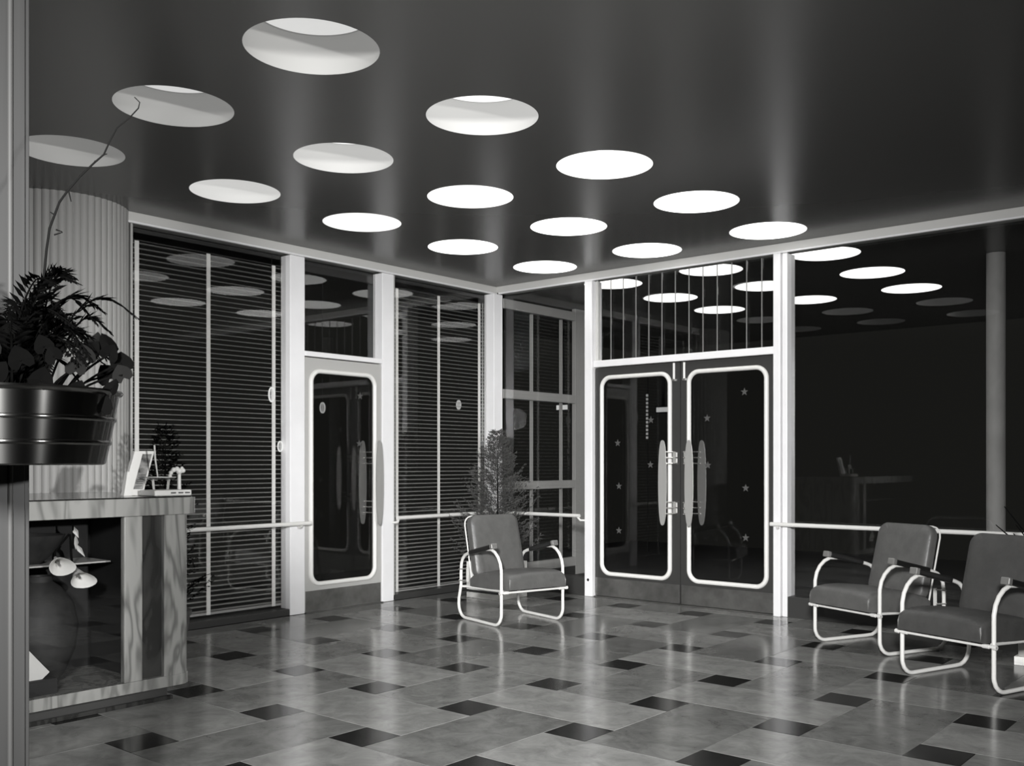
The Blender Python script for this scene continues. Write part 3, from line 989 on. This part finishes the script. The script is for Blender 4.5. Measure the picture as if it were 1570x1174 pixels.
# things shown in the case
vs_ = empty('pottery_vase', (-5.16, 2.30, .135), label='round dull glazed pottery vase standing in the counter display case', cat='vase')
MB().lathe([(.07, 0), (.12, .06), (.17, .18), (.185, .30), (.16, .42), (.10, .50), (.06, .53), (.065, .56), (.05, .56), (.05, .50)], 32, capt=False).build('body', M['vase'], vs_, smooth=True)
bw = empty('pottery_bowl', (-5.25, 2.30, .751), label='wide dull bowl on the shelf inside the counter display case', cat='bowl')
MB().lathe([(.05, 0), (.06, .015), (.13, .08), (.16, .15), (.15, .15), (.12, .085), (.05, .03)], 32).build('body', M['vase'], bw, smooth=True)
def lily(loc, aim, label):
    L = empty('calla_lily', loc, label=label, cat='flower', group='white calla lilies in the display case')
    rot = Vector(aim).to_track_quat('Z', 'Y')
    mb = MB()
    n = 20
    rows_ = [(.008, -.11, 0), (.014, -.07, 0), (.026, -.03, .0), (.036, 0, .004), (.044, .018, .008), (.050, .022, .016), (.044, .016, .008), (.030, -.01, 0), (.012, -.05, 0)]
    for r_, z, e in rows_:
        for q in range(n):
            a = 2 * PI * q / n
            tip = e * max(0, math.cos(a)) * 1.5
            mb.v.append(tuple(rot @ Vector(((r_ + tip) * math.cos(a), r_ * math.sin(a), z + tip))))
    for i in range(len(rows_) - 1):
        for q in range(n):
            q2 = (q + 1) % n
            mb.f.append((i * n + q, i * n + q2, (i + 1) * n + q2, (i + 1) * n + q))
    mb.build('petal', M['lily'], L, smooth=True)
    MB().tube([tuple(rot @ Vector((0, 0, -.05))), tuple(rot @ Vector((0, 0, .005)))], .006, 8).build('spadix', M['picture'], L, smooth=True)
    st = rot @ Vector((0, 0, -.11))
    end = Vector((-5.16 + random.uniform(-.02, .02), 2.46, .90)) - Vector(loc)
    MB().tube(smooth_path([st, st * 1.3 + Vector((0, 0, .02)), end]), .006, 8).build('stem', M['leaf2'], L, smooth=True)
    return L
lily((-5.02, 2.335, .757), (.9, -.25, -.25), 'white calla lily hanging in the display case, the left one of the two open blooms')
lily((-5.00, 2.432, .686), (.85, -.1, -.5), 'white calla lily hanging in the display case, the lower right of the two open blooms')
tr = empty('trailing_stem', (-5.16, 2.47, .88), label='trailing leafy stem hanging above the lilies in the display case', cat='plant')
for a, b, c_ in [((.0, .0, .07), (.03, .02, 0), .03), ((0, .02, .02), (.04, .0, -.06), .03), ((.02, .0, -.02), (.06, .04, -.1), .026)]:
    A, B = Vector(a), Vector(b)
    side = (B - A).cross(Vector((1, 0, 0))).normalized() * c_ * .5
    mid = (A + B) / 2
    MB().add([A, mid + side, B, mid - side, mid + Vector((.006, 0, 0)), mid - Vector((.006, 0, 0))], [(0, 1, 4), (1, 2, 4), (2, 3, 4), (3, 0, 4), (0, 5, 1), (1, 5, 2), (2, 5, 3), (3, 5, 0)]).build('large_leaf', M['slat'], tr)
MB().tube([(0, 0, .115), (.01, .0, .03), (.05, -.02, -.05)], .005, 6).build('stem', M['leaf2'], tr)
cd = MB().box(-.002, .002, -.09, .04, 0, .16, Matrix.Rotation(R(40), 3, 'X'), (0, .04, .0)).build('display_card', M['card'], None, loc=(-4.93, 2.185, .215))
cd.location = (-4.93, 2.205, .24)
tag(cd, 'white card standing at an angle low in the display case', 'card')
cs = box('card_stand', M['case'], None, -4.99, -4.90, 2.08, 2.27, .136, .21)
tag(cs, 'dark low stand under the white card in the display case', 'stand')

# things on the counter
ck = empty('picture_frame', (-5.07, 2.768, 1.099), label='white framed printed picture leaning back on the counter top', cat='picture frame')
rt = Matrix.Rotation(R(14), 3, 'Y')
def fbx(nm, m, x0, x1, y0, y1, z0, z1, par, bev=0.0):
    mb = MB().box(x0, x1, y0, y1, z0, z1)
    # shear: top leans back along +y and away
    mb.v = [(x - z * .10, y + z * .34, z) for x, y, z in mb.v]
    return mb.build(nm, m, par, bevel=bev)
fbx('frame', M['card'], -.03, .0, -.065, .052, .0, .245, ck, .003)
pp = fbx('picture', M['picture'], .0, .0015, -.015, .040, .035, .228, ck)
for q in range(6):
    fbx('print_line', M['ink'], .0016, .0022, -.008, .032, .05 + q * .012, .054 + q * .012, pp)
mb = MB().add([(-.02, -.065, 0), (.012, -.065, 0), (.012, -.02, 0), (-.02, -.02, 0), (-.045, -.03, .13), (-.015, -.03, .13), (-.015, -.01, .13), (-.045, -.01, .13)],
              [(0, 3, 2, 1), (4, 5, 6, 7), (0, 1, 5, 4), (1, 2, 6, 5), (2, 3, 7, 6), (3, 0, 4, 7)])
mb.build('easel_foot', M['card'], ck)
bkk = empty('booklet', (-4.955, 2.885, 1.099), label='white booklet lying flat beside the picture frame on the counter top', cat='booklet')
MB().box(-.08, .08, -.105, .115, 0, .032).build('block', M['card'], bkk, bevel=.007, segs=3)
for y_ in (.0, .045, .085):
    MB().box(.0795, .0812, y_ - .012, y_ + .018, .012, .020).build('print_line', M['ink'], bkk)
gb = empty('glass_dish', (-4.955, 2.860, 1.132), label='clear shallow glass dish on small feet standing on the booklet', cat='dish')
MB().lathe([(.062, .055), (.072, .060), (.078, .066), (.078, .069), (.070, .066), (.060, .060)], 32).build('dish', M['glass'], gb, smooth=True)
MB().lathe([(.076, .066), (.080, .066), (.080, .070), (.076, .070)], 32, capb=False, capt=False).build('rim', M['extframe'], gb)
for a_ in (20, 110, 200, 290):
    MB().tube([(.05 * math.cos(R(a_)), .05 * math.sin(R(a_)), 0), (.058 * math.cos(R(a_)), .058 * math.sin(R(a_)), .058)], .0035, 6).build('foot', M['extframe'], gb)
fl = empty('white_ornament', (-4.925, 2.953, 1.132), label='small white flower shaped ornament beside the glass dish on the counter', cat='ornament')
MB().tube([(0, 0, 0), (0, 0, .085)], [.011, .009], 10).build('stem', M['card'], fl, smooth=True)
for dx, dy, dz, r_ in [(0, 0, .10, .018), (0, .022, .103, .014), (0, -.014, .112, .014), (0, -.034, .108, .014), (0, -.050, .092, .012), (0, -.055, .075, .010), (.01, .010, .116, .010)]:
    MB().lathe([(r_ * math.sin(R(a_)), dz - r_ * math.cos(R(a_))) for a_ in (5, 30, 60, 90, 120, 150, 175)], 12, c=(dx, dy, 0)).build('petal', M['card'], fl, smooth=True)
pn = MB().tube([(-4.96, 2.845, 1.200), (-4.96, 2.830, 1.30), (-4.96, 2.825, 1.375)], [.0035, .005, .005], 8).build('pen', M['extframe'], None, smooth=True)
tag(pn, 'thin grey pen standing upright in the glass dish', 'pen')

# ------------------------------------------------------------------ foreground post and its hanging planter
fp = empty('foreground_post', (-2.3, 1.005, 0), label='tall grey moulded post in the left foreground behind the metal planter', cat='post')
MB().box(-.14, 0, -.14, -.012, 0, CEIL).build('shaft', M['post'], fp, bevel=.002)
MB().box(-.14, -.006, -.012, 0, 0, CEIL).build('edge_strip', M['post'], fp, bevel=.002)
MB().tube([(-.001, -.045, 0), (-.001, -.045, CEIL)], .0065, 10).build('bead', M['bead'], fp, smooth=True)
MB().box(0, .004, -.14, -.11, 0, CEIL).build('fillet', M['post'], fp)

PLX, PLY, PLZ = -2.08, .875, 1.275
pl = empty('metal_planter', (PLX, PLY, PLZ), label='spun aluminium planter with two raised ribs fixed to the foreground post', cat='planter')
prof = [(.02, 0), (.168, 0), (.1735, .003), (.1815, .040), (.1845, .042), (.1855, .045), (.1850, .048), (.1828, .050), (.1905, .088), (.1935, .090), (.1945, .093), (.194, .096), (.1918, .098), (.1995, .142),
        (.205, .144), (.208, .149), (.205, .153), (.199, .152), (.197, .142), (.186, .09), (.17, .02), (.05, .01)]
MB().lathe(prof, 72, capb=True, capt=True).build('bucket', M['spun'], pl, smooth=True)
MB().lathe([(.01, .125), (.192, .125), (.192, .13), (.01, .135)], 32).build('soil', M['soil'], pl)
MB().box(-.2195, -.182, -.03, .03, .02, .045).build('bracket', M['spun'], pl, bevel=.002)

# ferny houseplant in the planter
random.seed(11)
Rv = Vector((.766, .643, 0))      # across the view
Fv = Vector((-.643, .766, 0))     # away from the camera
fe = empty('fern', (PLX, PLY, PLZ + .131), label='dark drooping fern filling the metal planter in the left foreground', cat='plant')
def frond(az, L, rise, droop, wid, nleaf=26):
    mb = MB()
    d = Vector((math.cos(az), math.sin(az), 0))
    pts = []
    for k_ in range(nleaf + 1):
        t = k_ / nleaf
        pts.append(d * (L * t) + Vector((0, 0, rise * math.sin(PI * .5 * min(1, t * 1.25)) - droop * t * t)))
    mb.tube(pts, [.0028 * (1 - .7 * k_ / nleaf) for k_ in range(nleaf + 1)], 5)
    side0 = d.cross(Vector((0, 0, 1)))
    for k_ in range(4, nleaf + 1):
        t = k_ / nleaf
        ln = wid * math.sin(PI * (.12 + .85 * t)) + .008
        for sg in (-1, 1):
            tang = (pts[k_] - pts[k_ - 1]).normalized()
            dd = (side0 * sg + tang * .9 + Vector((0, 0, random.uniform(-.45, .05)))).normalized()
            p = pts[k_]
            w = tang * .0055
            q = p + dd * ln
            m_ = p + dd * ln * .45
            u_ = dd.cross(tang).normalized() * .0012
            mb.add([p, m_ + w, q, m_ - w, m_ + u_, m_ - u_], [(0, 1, 4), (1, 2, 4), (2, 3, 4), (3, 0, 4), (0, 5, 1), (1, 5, 2), (2, 5, 3), (3, 5, 0)])
    return mb
az0 = math.atan2(Rv.y, Rv.x)
specs = [(az0 + .25, .135, .30, .04, .035), (az0 - .1, .16, .27, .04, .038), (az0 - .2, .10, .28, .03, .038), (az0 + 2.6, .12, .29, .04, .038), (az0 + .6, .17, .26, .07, .042), (az0 + .5, .17, .20, .08, .04), (az0 - .3, .17, .21, .13, .04), (az0 + .05, .215, .22, .115, .04),
         (az0 + .15, .20, .16, .08, .045), (az0 - .6, .20, .17, .10, .045), (az0 + .9, .20, .20, .10, .045)]
for k_ in range(34):
    specs.append((az0 + random.uniform(0, 2 * PI), random.uniform(.12, .22), random.uniform(.14, .27), random.uniform(.05, .12), random.uniform(.03, .045)))
for k_, sp in enumerate(specs):
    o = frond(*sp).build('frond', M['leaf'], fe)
    o.location = (random.uniform(-.05, .05), random.uniform(-.05, .05), 0)
# broad heart shaped leaves on long stalks
def heart_leaf(sz, cup=.25):
    out = [(0, -.15), (.22, -.38), (.46, -.30), (.52, -.02), (.40, .28), (.18, .52), (0, .66), (-.18, .52), (-.40, .28), (-.52, -.02), (-.46, -.30), (-.22, -.38)]
    vs = [(0, .05, 0)] + [(a * sz, b * sz, cup * sz * (a * a * 2)) for a, b in out]
    vs[0] = (0, .05 * sz, -.02 * sz)
    n_ = len(out)
    top = [(0, 1 + k_, 1 + (k_ + 1) % n_) for k_ in range(n_)]
    vb = [(x, y, z - .0012) for x, y, z in vs]
    bot = [(n_ + 1, n_ + 2 + (k_ + 1) % n_, n_ + 2 + k_) for k_ in range(n_)]
    rim = [(1 + k_, n_ + 2 + k_, n_ + 2 + (k_ + 1) % n_, 1 + (k_ + 1) % n_) for k_ in range(n_)]
    return MB().add(vs + vb, top + bot + rim)
cy = empty('leafy_begonia', (PLX, PLY, PLZ + .131), label='dark plant with broad rounded leaves on long stalks at the right rim of the planter', cat='plant')
leafme = [heart_leaf(.036).mesh('large_leaf', M['leaf']), heart_leaf(.045).mesh('large_leaf', M['leaf']), heart_leaf(.04).mesh('large_leaf', M['leaf2'])]
spots = [(.195, .095, .0), (.212, .078, .02), (.222, .052, 0), (.208, .022, -.02), (.182, .115, .03), (.165, .085, -.04), (.150, .105, .02), (.175, .055, .04), (.155, .06, -.06),
         (.13, .08, -.1), (.19, -.012, -.03), (.14, .125, .06), (.11, .10, -.1), (.08, .07, -.13), (.03, .09, -.14), (-.02, .06, -.14), (.05, .04, -.16), (.0, .12, -.12), (.16, .015, -.07), (.12, .03, -.13)]
for k_, (lat, z, dep) in enumerate(spots):
    p = Rv * lat + Fv * dep + Vector((0, 0, z))
    o = bpy.data.objects.new('large_leaf', leafme[k_ % 3])
    C.objects.link(o)
    o.parent = cy
    o.location = p
    o.rotation_euler = (R(random.uniform(50, 120)), R(random.uniform(-40, 40)), random.uniform(.2, 1.2))
    b0 = Rv * (lat * .45) + Fv * (dep * .45) + Vector((0, 0, .0))
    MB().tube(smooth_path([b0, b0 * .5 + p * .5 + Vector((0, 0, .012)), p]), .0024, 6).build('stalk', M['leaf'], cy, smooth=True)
# long bare twig
tg = empty('bare_twig', (PLX, PLY, PLZ + .131), label='long thin bare twig rising out of the foreground fern towards the ceiling lights', cat='twig')
def tw_pt(u, v):
    return Rv * ((u - 20) * .001332) + Vector((0, 0, (595 - v) * .001332 + .025))
path = [tw_pt(55, 590), tw_pt(62, 480), tw_pt(70, 385), tw_pt(75, 350), tw_pt(90, 310), tw_pt(103, 292), tw_pt(122, 270), tw_pt(143, 250), tw_pt(158, 237), tw_pt(168, 215), tw_pt(178, 196), tw_pt(198, 180), tw_pt(211, 166), tw_pt(213, 157), tw_pt(205, 149)]
mn = MB().tube(path, [.0030 - .0020 * i / 14 for i in range(15)], 7).build('branch', M['twig'], tg, smooth=True)
for a, b in [((84, 330), (76, 325)), ((85, 352), (94, 355)), ((82, 360), (95, 356)), ((143, 250), (145, 246)), ((104, 293), (108, 309)), ((158, 237), (163, 236))]:
    MB().tube([tw_pt(*a), tw_pt(*b)], [.0018, .001], 5).build('twiglet', M['twig'], mn)

# ------------------------------------------------------------------ small bright spots behind the glass, put in as glowing objects
def ribbed(loc, r, h, s, top, label):  # added glowing ribs standing in for bright spots on the glass
    t = empty('ribbed_glow', loc, label=label, cat='glow spot', group='small added ribbed glows beyond the left glass')
    n = 10
    g = glow_mat('ribbed spot glow %.2f' % s, s)
    for k_ in range(n):
        a = 2 * PI * k_ / n
        pts = [(r * math.sin(R(q)) * math.cos(a), r * math.sin(R(q)) * math.sin(a), -h * math.cos(R(q))) for q in range(12, 170, 12)]
        MB().tube(pts, r * .13, 5).build('glow_rib', g, t)
    MB().tube([(0, 0, h), (0, 0, top - loc[2])], .0015, 5).build('cord', M['black'], t)
    return t
XG = XL - .097
ribbed((XG, 4.955, 1.845), .027, .062, .75, 3.016, 'small bright ribbed glow added at the tape of the wide left blind, the upper one')
ribbed((XG, 5.04, 1.415), .022, .045, .75, 3.016, 'small bright ribbed glow added against the first white post, the lower one')
ribbed((-7.3, 5.85, 1.79), .026, .05, .35, 3.09, 'small dim ribbed glow added, seen through the glass of the single door')
ribbed((-7.3, 7.69, 1.90), .026, .05, .35, 3.09, 'small dim ribbed glow added, seen through the blind nearest the corner')
for (x, z, w, h, lab) in ((-7.42, 2.03, .10, .055, 'small bright lit sign far outside seen through the left leaf of the double doors'),
                          (-8.6, 2.07, .10, .055, 'small bright lit sign far outside seen through the window beside the corner post')):
    yy = 12.0 if x > -8 else 11.2
    t = empty('lit_sign', (x, yy, z), label=lab, cat='sign')
    MB().box(-w - .02, w + .02, .012, .05, -h, h).build('case', M['black'], t)
    for q in range(8):
        xx = -w + (q + .5) * 2 * w / 8
        MB().box(xx - w / 11, xx + w / 11, 0, .012, -h * .6, h * .6).build('lit_bar', glow_mat('sign glow', .5), t)
    MB().box(-.02, .02, .02, .04, h, CEIL - z).build('hanger', M['black'], t)
t = empty('light_string', (-7.67, 12.0, 0), label='vertical dotted string of small lights far outside seen through the double doors', cat='lights')
gmx = glow_mat('string glow', .3)
for q in range(12):
    z = 1.62 + q * .055
    MB().box(-.011, .011, -.012, .012, z, z + .034).build('bulb', gmx, t)
MB().box(-.006, .006, .012, .024, 0, CEIL).build('pole', M['black'], t)
